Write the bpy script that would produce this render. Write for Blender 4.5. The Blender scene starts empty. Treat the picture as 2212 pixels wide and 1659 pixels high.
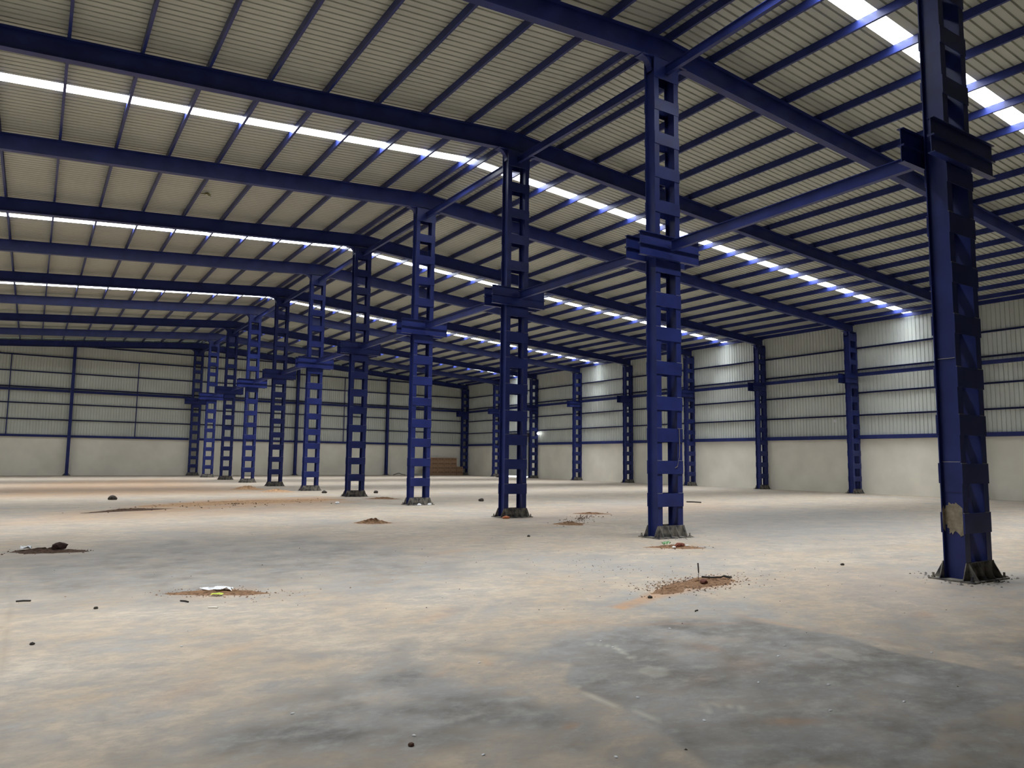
import bpy, math, random
import numpy as np
from mathutils import Matrix, Vector

random.seed(7)
SC = bpy.context.scene
COL = SC.collection

# ------------------------------------------------------------------ camera, world, exposure
F_PX, YAW, PITCH, ROLL = 1593.576, 0.574258, 0.102538, 0.011433
CAM = Vector((-11.4706, 0.0, 1.6))
fw = Vector((math.sin(YAW) * math.cos(PITCH), math.cos(YAW) * math.cos(PITCH), math.sin(PITCH)))
rt = Vector((math.cos(YAW), -math.sin(YAW), 0.0))
up = rt.cross(fw)
r2 = rt * math.cos(ROLL) + up * math.sin(ROLL)
u2 = up * math.cos(ROLL) - rt * math.sin(ROLL)
cd = bpy.data.cameras.new('camera'); cam = bpy.data.objects.new('camera', cd); COL.objects.link(cam)
m = Matrix.Identity(4)
for i in range(3):
    m[i][0] = r2[i]; m[i][1] = u2[i]; m[i][2] = -fw[i]; m[i][3] = CAM[i]
cam.matrix_world = m
cd.sensor_width = 36.0; cd.lens = F_PX * 36.0 / 2212.0; cd.clip_end = 400
SC.camera = cam

world = bpy.data.worlds.new('world'); SC.world = world; world.use_nodes = True
bg = world.node_tree.nodes['Background']
bg.inputs[0].default_value = (0.82, 0.91, 1.0, 1); bg.inputs[1].default_value = 6.0

SKYLIGHT_STRENGTH = 9.0           # glow of the translucent roof strips themselves
STRIPS = [8.47, 20.58, 32.70, 45.85, 57.75]
for s_y in STRIPS:                # daylight falling through each strip, mostly downwards
    for sg in (1, -1):
        ld = bpy.data.lights.new('daylight', 'AREA'); ld.shape = 'RECTANGLE'; ld.size = 26.0; ld.size_y = 0.42
        ld.energy = 620.0; ld.spread = math.radians(78); ld.color = (0.97, 0.985, 1.0)
        lo = bpy.data.objects.new('daylight', ld); COL.objects.link(lo)
        lo.location = (sg * 13.2, s_y, 11.235 - 0.0755 * 13.2 + 0.205 - 0.02); lo.rotation_euler = (0, sg * math.atan(0.0755), 0)
SC.view_settings.view_transform = 'Standard'
SC.view_settings.look = 'None'
SC.view_settings.gamma = 1.0
SC.view_settings.use_curve_mapping = False
SC.view_settings.exposure = 0.30
SC.cycles.max_bounces = 12
SC.cycles.diffuse_bounces = 8
SC.cycles.glossy_bounces = 4
SC.cycles.sample_clamp_indirect = 4.0

# ------------------------------------------------------------------ layout numbers
ROW = [5.43, 11.62, 17.64, 23.72, 29.80, 35.72, 41.95, 48.15, 54.45, 60.75, 67.05]   # centre row columns
BACK = [-0.6, -6.7]
HALF = 26.12                    # wall column line
WALLX = 26.5
Y0, Y1 = -12.8, 67.4
def rtop(x): return 11.235 - 0.0755 * abs(x)
def rbot(x): return 10.69 - 0.0695 * abs(x)
PUR = [0.21] + [1.6 + 1.4 * k for k in range(18)] + [26.3]
ORD = ['zeroth', 'first', 'second', 'third', 'fourth', 'fifth', 'sixth', 'seventh', 'eighth', 'ninth', 'tenth',
       'eleventh', 'twelfth', 'thirteenth', 'fourteenth', 'fifteenth', 'sixteenth', 'seventeenth', 'eighteenth', 'nineteenth', 'twentieth', 'twenty-first']

# ------------------------------------------------------------------ helpers
def new_mat(name):
    mt = bpy.data.materials.new(name); mt.use_nodes = True
    return mt, mt.node_tree.nodes, mt.node_tree.links, mt.node_tree.nodes['Principled BSDF']

def mat(name, col, rough=0.6, metal=0.0, var=0.15, scale=3.0, bump=0.0, col2=None, spec=0.5, emit=None):
    mt, N, L, b = new_mat(name)
    tc = N.new('ShaderNodeTexCoord'); nz = N.new('ShaderNodeTexNoise'); nz.inputs['Scale'].default_value = scale
    nz.inputs['Detail'].default_value = 6.0
    L.new(tc.outputs['Object'], nz.inputs['Vector'])
    mx = N.new('ShaderNodeMix'); mx.data_type = 'RGBA'
    a = [c * (1 - var) for c in col]; c2 = col2 if col2 else [min(1, c * (1 + var)) for c in col]
    mx.inputs['A'].default_value = (*a, 1); mx.inputs['B'].default_value = (*c2, 1)
    mr = N.new('ShaderNodeMapRange'); mr.inputs[1].default_value = 0.35; mr.inputs[2].default_value = 0.65
    L.new(nz.outputs['Fac'], mr.inputs[0]); L.new(mr.outputs[0], mx.inputs['Factor'])
    L.new(mx.outputs['Result'], b.inputs['Base Color'])
    b.inputs['Roughness'].default_value = rough; b.inputs['Metallic'].default_value = metal
    b.inputs['Specular IOR Level'].default_value = spec
    if bump:
        n2 = N.new('ShaderNodeTexNoise'); n2.inputs['Scale'].default_value = scale * 12; n2.inputs['Detail'].default_value = 4
        L.new(tc.outputs['Object'], n2.inputs['Vector'])
        bp = N.new('ShaderNodeBump'); bp.inputs['Strength'].default_value = bump; bp.inputs['Distance'].default_value = 0.01
        L.new(n2.outputs['Fac'], bp.inputs['Height']); L.new(bp.outputs['Normal'], b.inputs['Normal'])
    if emit:
        b.inputs['Emission Color'].default_value = (*emit[0], 1); b.inputs['Emission Strength'].default_value = emit[1]
    return mt

BLUE = mat('blue_enamel', (0.020, 0.031, 0.152), 0.36, 0.0, 0.18, 2.0, 0.05, spec=0.28)
BLUE2 = mat('blue_enamel_dusty', (0.028, 0.030, 0.150), 0.5, 0.0, 0.2, 1.5, 0.05)
FOOT = mat('dusty_foot_steel', (0.05, 0.05, 0.065), 0.85, 0.0, 0.3, 6.0, 0.3, col2=(0.27, 0.25, 0.21))
PRIMER = mat('bare_weld_seam', (0.30, 0.29, 0.30), 0.7, 0, 0.2, 8)
SHEET = mat('roof_sheet_paint', (0.475, 0.49, 0.425), 0.5, 0.0, 0.05, 0.35)
WSHEET = mat('wall_sheet_paint', (0.60, 0.64, 0.60), 0.4, 0.0, 0.05, 0.5)
PLASTER = mat('cream_plaster', (0.88, 0.86, 0.76), 0.85, 0, 0.06, 0.6, 0.1)
CEMENT = mat('cement_smear', (0.30, 0.26, 0.19), 0.9, 0, 0.25, 14.0, 0.5)
SOIL = mat('loose_soil', (0.27, 0.155, 0.085), 1.0, 0, 0.35, 22.0, 1.0)
SOILD = mat('dark_soil', (0.10, 0.06, 0.04), 1.0, 0, 0.4, 22.0, 1.0)
SAND = mat('orange_sand', (0.44, 0.28, 0.16), 1.0, 0, 0.25, 12.0, 0.6)
BRICK = mat('broken_brick', (0.20, 0.055, 0.03), 0.9, 0, 0.3, 20.0, 0.8)
DARKB = mat('dark_brick', (0.035, 0.014, 0.01), 0.9, 0, 0.4, 20.0, 0.8)
STONE = mat('dark_stone', (0.05, 0.042, 0.035), 0.9, 0, 0.4, 30.0, 0.5)
WHITEP = mat('white_plastic', (0.75, 0.77, 0.80), 0.5, 0, 0.1, 20)
YELLOWP = mat('yellow_wrapper', (0.70, 0.62, 0.03), 0.4, 0, 0.3, 25, col2=(0.45, 0.65, 0.10))
GREENP = mat('green_plastic', (0.22, 0.42, 0.20), 0.4, 0, 0.2, 20)
TWIG = mat('black_twig', (0.02, 0.017, 0.015), 0.8, 0, 0.3, 30)
CARD = mat('cardboard', (0.33, 0.205, 0.125), 0.85, 0, 0.1, 5)
TAPE = mat('brown_tape', (0.16, 0.10, 0.06), 0.5, 0, 0.1, 5)
PRINT = mat('printed_ink', (0.09, 0.05, 0.035), 0.8, 0, 0.3, 9)
SHUT = mat('grey_shutter', (0.36, 0.38, 0.37), 0.5, 0, 0.08, 1)
DARK = mat('dark_housing', (0.02, 0.02, 0.03), 0.6, 0, 0.2, 3)
OLIVE = mat('olive_tuft', (0.17, 0.16, 0.07), 0.9, 0, 0.3, 20)
GROUND = mat('outside_ground', (0.6, 0.58, 0.5), 0.9, 0, 0.1, 1)
LAMP = mat('lit_lamp_glass', (0.9, 0.9, 0.9), 0.4, 0, 0.0, 1, emit=((1, 1, 0.97), 6.0))
sky_mat, N_, L_, b_ = new_mat('translucent_roof_panel')
b_.inputs['Base Color'].default_value = (0.8, 0.82, 0.82, 1); b_.inputs['Roughness'].default_value = 0.5
nz_ = N_.new('ShaderNodeTexNoise'); nz_.inputs['Scale'].default_value = 0.4
mp_ = N_.new('ShaderNodeMapRange'); mp_.inputs[3].default_value = SKYLIGHT_STRENGTH * 0.9; mp_.inputs[4].default_value = SKYLIGHT_STRENGTH * 1.1
L_.new(nz_.outputs['Fac'], mp_.inputs[0]); L_.new(mp_.outputs[0], b_.inputs['Emission Strength'])
b_.inputs['Emission Color'].default_value = (0.93, 0.97, 1.0, 1)

class MB:
    def __init__(s): s.v = []; s.f = []; s.m = []; s.cur = 0
    def add(s, vs, fs):
        o = len(s.v); s.v += [tuple(v) for v in vs]
        for f in fs: s.f.append(tuple(i + o for i in f)); s.m.append(s.cur)
    def box(s, x0, x1, y0, y1, z0, z1):
        s.add([(x0, y0, z0), (x1, y0, z0), (x1, y1, z0), (x0, y1, z0), (x0, y0, z1), (x1, y0, z1), (x1, y1, z1), (x0, y1, z1)],
              [(0, 3, 2, 1), (4, 5, 6, 7), (0, 1, 5, 4), (1, 2, 6, 5), (2, 3, 7, 6), (3, 0, 4, 7)])
    def prism(s, pts, axis, a, b):
        """pts = 2-D outline in the two other axes (x,z for axis y; y,z for x; x,y for z)"""
        def P(p, t): return (t, p[0], p[1]) if axis == 0 else ((p[0], t, p[1]) if axis == 1 else (p[0], p[1], t))
        n = len(pts); vs = [P(p, a) for p in pts] + [P(p, b) for p in pts]
        fs = [tuple(range(n)), tuple(range(2 * n - 1, n - 1, -1))] + [(i, i + n, (i + 1) % n + n, (i + 1) % n) for i in range(n)]
        s.add(vs, fs)
    def tube(s, path, r, n=8, r1=None):
        path = [Vector(p) for p in path]; rings = []
        for i, p in enumerate(path):
            d = (path[min(i + 1, len(path) - 1)] - path[max(i - 1, 0)]).normalized()
            a = d.cross(Vector((0, 0, 1)) if abs(d.z) < 0.9 else Vector((1, 0, 0))).normalized(); b = d.cross(a)
            rr = r if r1 is None else r + (r1 - r) * i / (len(path) - 1)
            rings.append([p + (a * math.cos(2 * math.pi * k / n) + b * math.sin(2 * math.pi * k / n)) * rr for k in range(n)])
        vs = [v for g in rings for v in g]
        fs = [(i * n + k, i * n + (k + 1) % n, (i + 1) * n + (k + 1) % n, (i + 1) * n + k) for i in range(len(path) - 1) for k in range(n)]
        fs += [tuple(range(n - 1, -1, -1)), tuple((len(path) - 1) * n + k for k in range(n))]
        s.add(vs, fs)
    def mesh(s, name, *mats):
        me = bpy.data.meshes.new(name); me.from_pydata(s.v, [], s.f)
        for mt in mats: me.materials.append(mt)
        if max(s.m or [0]) > 0: me.polygons.foreach_set('material_index', s.m)
        import bmesh
        b = bmesh.new(); b.from_mesh(me); bmesh.ops.recalc_face_normals(b, faces=b.faces); b.to_mesh(me); b.free()
        me.update(); return me

def obj(name, me, parent=None, loc=(0, 0, 0), rot=(0, 0, 0), label=None):
    o = bpy.data.objects.new(name, me); COL.objects.link(o); o.location = loc; o.rotation_euler = rot
    if parent: o.parent = parent
    if label: o['label'] = label
    return o
def thing(name, label, cat, loc=(0, 0, 0), group=None, me=None, rot=(0, 0, 0)):
    o = obj(name, me, None, loc, rot); o['label'] = label; o['category'] = cat
    if group: o['group'] = group
    return o
def struct(name, me, label=None):
    o = obj(name, me); o['kind'] = 'structure'
    if label: o['label'] = label
    return o

def ibeam_z(z0, z1, w, d, tf, tw):            # upright, flanges face +-y
    b = MB(); b.box(-w / 2, w / 2, -d / 2, -d / 2 + tf, z0, z1); b.box(-w / 2, w / 2, d / 2 - tf, d / 2, z0, z1)
    b.box(-tw / 2, tw / 2, -d / 2 + tf, d / 2 - tf, z0, z1); return b

# ------------------------------------------------------------------ floor
xs = np.concatenate([np.arange(-26.5, -14, 0.5), np.arange(-14, -2, 0.05), np.arange(-2, 4, 0.1), np.arange(4, 27.0, 0.25)])
ys = np.concatenate([np.arange(-13, 0, 1.0), np.arange(0, 9, 0.05), np.arange(9, 16, 0.1), np.arange(16, 30, 0.2), np.arange(30, 68.2, 0.4)])
GX, GY = np.meshgrid(xs, ys)
rng = np.random.RandomState(5)
_lat = rng.rand(8, 257, 257)
def vnoise(x, y, k=0):
    L = _lat[k % 8]; xi = np.floor(x).astype(int); yi = np.floor(y).astype(int)
    fx = x - xi; fy = y - yi; fx = fx * fx * (3 - 2 * fx); fy = fy * fy * (3 - 2 * fy)
    a = L[xi % 256, yi % 256]; b = L[(xi + 1) % 256, yi % 256]; c = L[xi % 256, (yi + 1) % 256]; d = L[(xi + 1) % 256, (yi + 1) % 256]
    return (a * (1 - fx) + b * fx) * (1 - fy) + (c * (1 - fx) + d * fx) * fy
def fbm(x, y, o=5, k=0):
    r = 0; a = 0.5; t = 0
    for i in range(o): r = r + a * vnoise(x * 2 ** i + 13.7 * i, y * 2 ** i + 7.1 * i, k + i); t += a; a *= 0.55
    return r / t
def sdpoly(px, py, P):
    P = np.array(P, float); n = len(P); d = np.full(px.shape, 1e9); s = np.ones(px.shape)
    for i in range(n):
        a = P[i]; b = P[i - 1]; ex, ey = b - a; wx = px - a[0]; wy = py - a[1]
        t = np.clip((wx * ex + wy * ey) / (ex * ex + ey * ey), 0, 1)
        d = np.minimum(d, (wx - ex * t) ** 2 + (wy - ey * t) ** 2)
        c1 = py >= a[1]; c2 = py < b[1]; c3 = ex * wy > ey * wx
        f = (c1 & c2 & c3) | (~c1 & ~c2 & ~c3); s = np.where(f, -s, s)
    return s * np.sqrt(d)
def sdseg(px, py, P):
    d = np.full(px.shape, 1e9)
    for (ax, ay), (bx, by) in zip(P[:-1], P[1:]):
        ex, ey = bx - ax, by - ay; t = np.clip(((px - ax) * ex + (py - ay) * ey) / (ex * ex + ey * ey), 0, 1)
        d = np.minimum(d, np.hypot(px - ax - ex * t, py - ay - ey * t))
    return d
wxn = GX + (fbm(GX * 1.3, GY * 1.3, 4, 1) - 0.5) * 0.9; wyn = GY + (fbm(GX * 1.3 + 40, GY * 1.3, 4, 2) - 0.5) * 0.9
wsx = GX + (fbm(GX * 2, GY * 2, 4, 3) - 0.5) * 0.12; wsy = GY + (fbm(GX * 2 + 9, GY * 2, 4, 4) - 0.5) * 0.12
def soft(P, w, big=True):
    d = sdpoly(wxn if big else wsx, wyn if big else wsy, P); return np.clip(0.5 - d / w, 0, 1)
slab = [(-8.28, 5.66), (-7.96, 5.38), (-7.16, 5.66), (-6.58, 5.54), (-5.72, 5.52), (-5.24, 5.3), (-5.02, 4.57), (-5.12, 3.72), (-5.12, 2.71), (-5.42, 2.5), (-6.52, 2.47), (-7.31, 2.19), (-8.32, 2.81), (-8.25, 3.13), (-8.15, 3.59), (-8.12, 4.06), (-8.13, 4.49), (-7.8, 4.84), (-8.05, 5.23)]
slabr = [(-5.3, 2.6), (-6.52, 2.47), (-7.6, 2.1), (-6.81, 1.0), (-4, 1.5)]
cloud = [(-9.51, 5.59), (-9.02, 5.59), (-8.72, 5.92), (-8.68, 5.24), (-8.48, 4.57), (-8.54, 3.73), (-8.95, 3.85), (-9.55, 3.91), (-10.07, 3.94), (-10.9, 4.38), (-10.59, 4.62), (-10.3, 4.79), (-9.91, 4.96), (-9.57, 5.22)]
grey_shade_band = [(-12.29, 13.24), (-11.76, 13.49), (-9.63, 15.99), (-6.38, 14.83), (-5.79, 12.72), (-5.59, 9.35), (-7.26, 8.68), (-8.1, 9.77), (-9.17, 8.85), (-10.24, 9.13), (-11.66, 10.25), (-12.07, 10.17)]  # greyer concrete, with the weaker light between skylight strips painted in
midr = [(6.42, 17.24), (12.02, 16.59), (14.4, 13.76), (6.69, 9.46), (0.9, 9.27), (1.36, 12.09)]
midc = [(1.24, 18.43), (10.28, 23.04), (6.08, 18.6), (0.36, 16.07)]
midd = [(-5.71, 11.9), (-3.22, 9.88), (-2.2, 7.79), (-3.69, 7.34), (-5.13, 8.6), (-5.34, 9.49)]
edge1 = [(-5.31, 7.03), (-4.18, 6.21), (-4.82, 4.68), (-5.54, 5.6), (-5.96, 5.85), (-6.07, 6.47)]
gn = fbm(GX * 0.55, GY * 0.55, 5, 5); fine = fbm(GX * 3.1, GY * 3.1, 5, 6)
grey = np.clip((gn - 0.52) * 3.0, 0, 0.55) * np.clip(1.2 - GY / 70, 0.3, 1)
for P, w, a in ((cloud, 0.5, 0.9), (grey_shade_band, 2.0, 0.7), (midr, 3.0, 0.75), (midc, 1.6, 0.6), (midd, 1.4, 0.6), (edge1, 0.5, 0.7)):
    grey = np.maximum(grey, soft(P, w) * a * (0.65 + 0.6 * fine))
s_ = np.clip(0.5 - sdpoly(wsx * 0.6 + wxn * 0.4, wsy * 0.6 + wyn * 0.4, slab) / (0.07 + 0.4 * np.clip((GY - 4.8), 0, 1)), 0, 1)
grey = grey * (1 - s_) + s_ * (0.80 + 0.35 * (fine - 0.4))
sr_ = soft(slabr, 0.06, False) * (1 - s_)
# a short run of camera-side floor: mottled, darkened towards the viewer
near = np.clip((4.6 - GY) / 1.5, 0, 1) * (1 - s_)
grey = np.maximum(grey, near * np.clip((fine - 0.36) * 2.2, 0, 0.8))
dark = s_ * np.clip(0.60 + 2.6 * (fbm(GX * 2.2, GY * 2.2, 6, 2) - 0.5), 0.1, 1.0) + sr_ * 0.55
dark = np.maximum(dark, soft(cloud, 0.5) * np.clip(0.75 + 3.0 * (fine - 0.5), 0, 1))
dark = np.maximum(dark, soft(grey_shade_band, 1.5) * np.clip(0.25 + 1.8 * (fine - 0.5), 0, 0.7))  # shade between two skylight strips, put into the floor colour
dark = np.maximum(dark, near * np.clip(0.45 + 2.5 * (fine - 0.5), 0, 0.9))
for P in ([(-11.01, 5.41), (-10.98, 5.16), (-11.01, 4.72), (-11.02, 4.35)], [(-11.55, 6.4), (-11.58, 9.89), (-11.60, 12)], [(-11.62, 4.6), (-11.51, 5.06), (-11.47, 5.32)], [(-6.52, 2.47), (-7.6, 1.9)]):
    dark = np.maximum(dark, np.clip(1.4 - sdseg(wsx, wsy, P) / 0.02, 0, 1) * 0.45)
dustb = np.zeros(GX.shape)           # ochre dust and rust-coloured stains
for P, w, a in (([(-12, 20.5), (-11, 24.5), (-8.3, 25.2), (-2.4, 26.5), (-3.2, 22.5), (-9.2, 21.0)], 1.6, 0.45),
                ([(-9.56, 24.22), (-8.4, 27.24), (-4.98, 29.56), (-1.1, 30.39), (-1.57, 25.94), (-4.47, 25.1), (-8.87, 22.93)], 1.0, 0.9),
                ([(-14, 33), (-12, 50), (-3, 58), (-2.5, 34)], 4.0, 0.75),
                ([(-0.5, 16), (9, 17), (12, 21), (2, 20)], 2.0, 0.35),
                ([(-6.06, 6.4), (-5.32, 6.68), (-4.44, 7.11), (-3.35, 7.15), (-3.66, 6.8), (-4.61, 6.63), (-5.43, 6.41), (-6.03, 6.21)], 0.12, 0.95)):
    dustb = np.maximum(dustb, soft(P, w, w > 0.2) * a * (0.7 + 0.6 * fine))
for x, y, rx, ry, ang, a in ((-7.40, 3.06, 0.20, 0.07, -0.4, 0.9), (-6.6, 4.1, 0.3, 0.2, 0.4, 0.3), (-7.2, 4.0, 0.2, 0.1, 0.4, 0.25), (-5.9, 5.35, 0.9, 0.06, -0.45, 0.45), (-3.34, 4.42, 0.3, 0.12, 0.3, 0.5), (-8.33, 5.19, 0.16, 0.04, 1.2, 0.6), (-8.79, 5.09, 0.12, 0.04, 0.5, 0.4), (-6.45, 4.59, 0.12, 0.2, 0.2, 0.4), (-8.63, 3.70, 0.07, 0.05, 0, 0.8),
                             (-9.89, 6.6, 0.35, 0.12, 0.6, 0.35), (-7.84, 6.92, 0.4, 0.12, 0.6, 0.4), (-6.92, 6.02, 0.5, 0.08, -0.5, 0.5), (-9.52, 9.35, 0.5, 0.3, 0.6, 0.5), (-3.9, 7.0, 0.8, 0.35, 0.1, 0.5), (-1.2, 10.2, 0.7, 0.25, 0, 0.5), (-5.3, 11.5, 0.6, 0.2, 0.4, 0.4), (-5.1, 5.0, 0.06, 0.6, 0.1, 0.5), (-4.9, 4.0, 0.05, 0.7, 0.1, 0.4), (-10.5, 5.6, 0.5, 0.15, 0.8, 0.25), (0.1, 15.1, 0.9, 0.35, 0, 0.5), (2.9, 17.7, 0.8, 0.3, 0.2, 0.5), (-4.2, 17.4, 0.7, 0.4, 0.2, 0.6), (-2.0, 5.6, 2, 1.2, 0.3, 0.2)):
    c, s = math.cos(ang), math.sin(ang); u = (wsx - x) * c + (wsy - y) * s; v = -(wsx - x) * s + (wsy - y) * c
    dustb = np.maximum(dustb, np.clip(1.3 - np.hypot(u / rx, v / ry), 0, 1) * a)
chalk = np.zeros(GX.shape)
for P in ([(-7.28, 5.25), (-7.10, 5.02), (-7.24, 4.75), (-7.31, 4.62)], [(-7.13, 4.95), (-7.22, 4.66)], [(-7.58, 3.51), (-7.53, 3.43)], [(-7.44, 3.43), (-7.54, 3.32)], [(-7.62, 3.56), (-7.75, 3.40)], [(-8.1, 4.3), (-8.15, 3.9), (-8.1, 3.5)]):
    chalk = np.maximum(chalk, np.clip(1.5 - sdseg(wsx, wsy, P) / 0.016, 0, 1) * 0.5)
for x, y, r in ((-7.39, 4.30, 0.11), (-5.58, 3.93, 0.12), (-5.7, 3.8, 0.08)):
    chalk = np.maximum(chalk, np.clip((1.3 - np.hypot(wsx - x, wsy - y) / r) * 5, 0, 1) * 0.28)
nx, ny = len(xs), len(ys)
verts = np.stack([GX.ravel(), GY.ravel(), np.zeros(nx * ny)], 1)
ii, jj = np.meshgrid(np.arange(nx - 1), np.arange(ny - 1)); a = (jj * nx + ii).ravel()
faces = np.stack([a, a + 1, a + 1 + nx, a + nx], 1)
me = bpy.data.meshes.new('floor'); me.vertices.add(len(verts)); me.vertices.foreach_set('co', verts.ravel())
me.loops.add(faces.size); me.loops.foreach_set('vertex_index', faces.ravel())
me.polygons.add(len(faces)); me.polygons.foreach_set('loop_start', np.arange(len(faces)) * 4); me.polygons.foreach_set('loop_total', np.full(len(faces), 4))
me.update(calc_edges=True)
for nm, arr in (('grey', grey), ('damp_shade', dark), ('ochre', dustb), ('chalk', chalk)):  # second mask: wet slab, cracks, darker foreground and painted shade between skylights
    at = me.attributes.new(nm, 'FLOAT', 'POINT'); at.data.foreach_set('value', np.clip(arr, 0, 1).ravel().astype(np.float32))
mt, N, L, b = new_mat('dusty_concrete')
tc = N.new('ShaderNodeTexCoord')
def noise(scale, det=8, vec=None, rough=0.6):
    n = N.new('ShaderNodeTexNoise'); n.inputs['Scale'].default_value = scale; n.inputs['Detail'].default_value = det; n.inputs['Roughness'].default_value = rough
    L.new(vec or tc.outputs['Object'], n.inputs['Vector']); return n.outputs['Fac']
def attr(n):
    t = N.new('ShaderNodeAttribute'); t.attribute_name = n; return t.outputs['Fac']
def mix(f, a, c, bt='MIX'):
    x = N.new('ShaderNodeMix'); x.data_type = 'RGBA'; x.blend_type = bt
    for s, v in (('Factor', f), ('A', a), ('B', c)):
        if isinstance(v, tuple): x.inputs[s].default_value = (*v, 1)
        elif isinstance(v, float): x.inputs[s].default_value = v
        else: L.new(v, x.inputs[s])
    return x.outputs['Result']
def rng_(f, a, c, lo=0.0, hi=1.0):
    r = N.new('ShaderNodeMapRange'); r.inputs[1].default_value = a; r.inputs[2].default_value = c; r.inputs[3].default_value = lo; r.inputs[4].default_value = hi
    L.new(f, r.inputs[0]); return r.outputs[0]
def mul(f, g, op='MULTIPLY'):
    x = N.new('ShaderNodeMath'); x.operation = op
    for i, v in enumerate((f, g)):
        if isinstance(v, float): x.inputs[i].default_value = v
        else: L.new(v, x.inputs[i])
    x.use_clamp = True; return x.outputs[0]
mpn = N.new('ShaderNodeMapping'); mpn.inputs['Scale'].default_value = (1.0, 1.45, 1.0); mpn.inputs['Rotation'].default_value = (0, 0, 0.55)
L.new(tc.outputs['Object'], mpn.inputs['Vector'])
big = noise(0.7, 8, mpn.outputs[0]); med = noise(4.0, 9, mpn.outputs[0], 0.7); sml = noise(28.0, 6, None, 0.7)
tan = mix(rng_(big, 0.35, 0.65), (0.47, 0.375, 0.27), (0.57, 0.50, 0.405))
tan = mix(rng_(med, 0.42, 0.68), tan, (0.37, 0.31, 0.245))
gry = mix(rng_(med, 0.35, 0.65), (0.26, 0.265, 0.265), (0.40, 0.40, 0.39))
g_f = mul(mul(attr('grey'), rng_(med, 0.36, 0.62, -0.28, 0.42), 'ADD'), 1.0)
base = mix(g_f, tan, gry)
base = mix(mul(attr('ochre'), rng_(med, 0.3, 0.6, 0.6, 1.1)), base, (0.50, 0.30, 0.165))
dk = mix(rng_(med, 0.38, 0.62), (0.38, 0.385, 0.39), (0.80, 0.78, 0.75))
base = mix(attr('damp_shade'), base, mix(1.0, base, dk, 'MULTIPLY'))
base = mix(rng_(sml, 0.3, 0.75, 0.0, 0.25), base, (0.26, 0.22, 0.18))
vsm = noise(9.0, 8, mpn.outputs[0], 0.75)
base = mix(rng_(vsm, 0.48, 0.70, 0.0, 0.42), base, (0.24, 0.22, 0.20))
vs2 = noise(1.3, 12, mpn.outputs[0], 0.72)
undarkened = rng_(attr('damp_shade'), 0.1, 0.7, 1.0, 0.25)
base = mix(mul(undarkened, rng_(vs2, 0.49, 0.60, 0.0, 0.45)), base, (0.25, 0.25, 0.25))
mp3 = N.new('ShaderNodeMapping'); mp3.inputs['Location'].default_value = (31, 17, 0); mp3.inputs['Scale'].default_value = (1, 1.6, 1); mp3.inputs['Rotation'].default_value = (0, 0, 0.2); L.new(tc.outputs['Object'], mp3.inputs['Vector'])
vs3 = noise(1.0, 12, mp3.outputs[0], 0.72)
base = mix(mul(undarkened, rng_(vs3, 0.50, 0.66, 0.0, 0.42)), base, (0.54, 0.44, 0.32))
vs4 = noise(2.6, 12, mp3.outputs[0], 0.75)
base = mix(mul(undarkened, rng_(vs4, 0.57, 0.70, 0.0, 0.4)), base, (0.36, 0.25, 0.165))
base = mix(attr('chalk'), base, (0.62, 0.60, 0.50))
L.new(base, b.inputs['Base Color'])
L.new(rng_(attr('damp_shade'), 0.0, 1.0, 0.62, 0.5), b.inputs['Roughness'])
b.inputs['Specular IOR Level'].default_value = 0.35
bp_ = N.new('ShaderNodeBump'); bp_.inputs['Strength'].default_value = 0.12; bp_.inputs['Distance'].default_value = 0.01
L.new(sml, bp_.inputs['Height']); L.new(bp_.outputs['Normal'], b.inputs['Normal'])
me.materials.append(mt)
struct('floor', me, 'dusty grey concrete floor with tan dirt and a darker grey patch')

# ------------------------------------------------------------------ roof sheets and skylights
def profile(a, c, pitch=0.2, h=0.045, phase=0.0):
    """corrugation profile along one axis: list of (pos, height)"""
    out = [(a, 0.0)]; k = math.ceil((a - phase) / pitch)
    while True:
        p = phase + k * pitch; k += 1
        if p + 0.055 > c: break
        if p < a + 1e-6: continue
        out += [(p, 0.0), (p + 0.012, h), (p + 0.040, h), (p + 0.052, 0.0)]
    out.append((c, 0.0)); return out
def roofz(x): return rtop(x) + 0.205
def roof_mesh(sgn, segs, mt, name, x0=0.07, x1=26.75):
    b = MB()
    for (ya, yb) in segs:
        pr = profile(ya, yb)
        vs = []; xsn = [x0, x1]
        for (y, h) in pr:
            for x in xsn: vs.append((sgn * x, y, roofz(x) + h))
        fs = [(2 * i, 2 * i + 1, 2 * i + 3, 2 * i + 2) for i in range(len(pr) - 1)]
        b.add(vs, fs)
    return b.mesh(name, mt)
HW = 0.225
edges = [Y0 - 0.3] + [v for s in STRIPS for v in (s - HW, s + HW)] + [Y1 + 0.3]
segs = [(edges[i], edges[i + 1]) for i in range(0, len(edges), 2)]
for sgn, nm in ((1, 'right'), (-1, 'left')):
    struct('ceiling', roof_mesh(sgn, segs, SHEET, 'ceiling'), 'ribbed off-white metal roof sheeting on the %s slope' % nm)
cap = MB(); cap.prism([(-0.35, roofz(0.35) + 0.05), (0, roofz(0) + 0.06), (0.35, roofz(0.35) + 0.05), (0.35, roofz(0.35) + 0.06), (0, roofz(0) + 0.07), (-0.35, roofz(0.35) + 0.06)], 1, Y0 - 0.3, Y1 + 0.3)
struct('trim_1', cap.mesh('ridge_cap', SHEET), 'metal capping along the roof ridge')
n = 1
for k, s in enumerate(STRIPS):
    for sgn, nm in ((1, 'right'), (-1, 'left')):
        struct('window_%d' % n, roof_mesh(sgn, [(s - HW, s + HW)], sky_mat, 'skylight_strip', 0.07, 26.4),
               'glowing translucent skylight strip across the %s roof slope' % nm); n += 1

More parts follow.
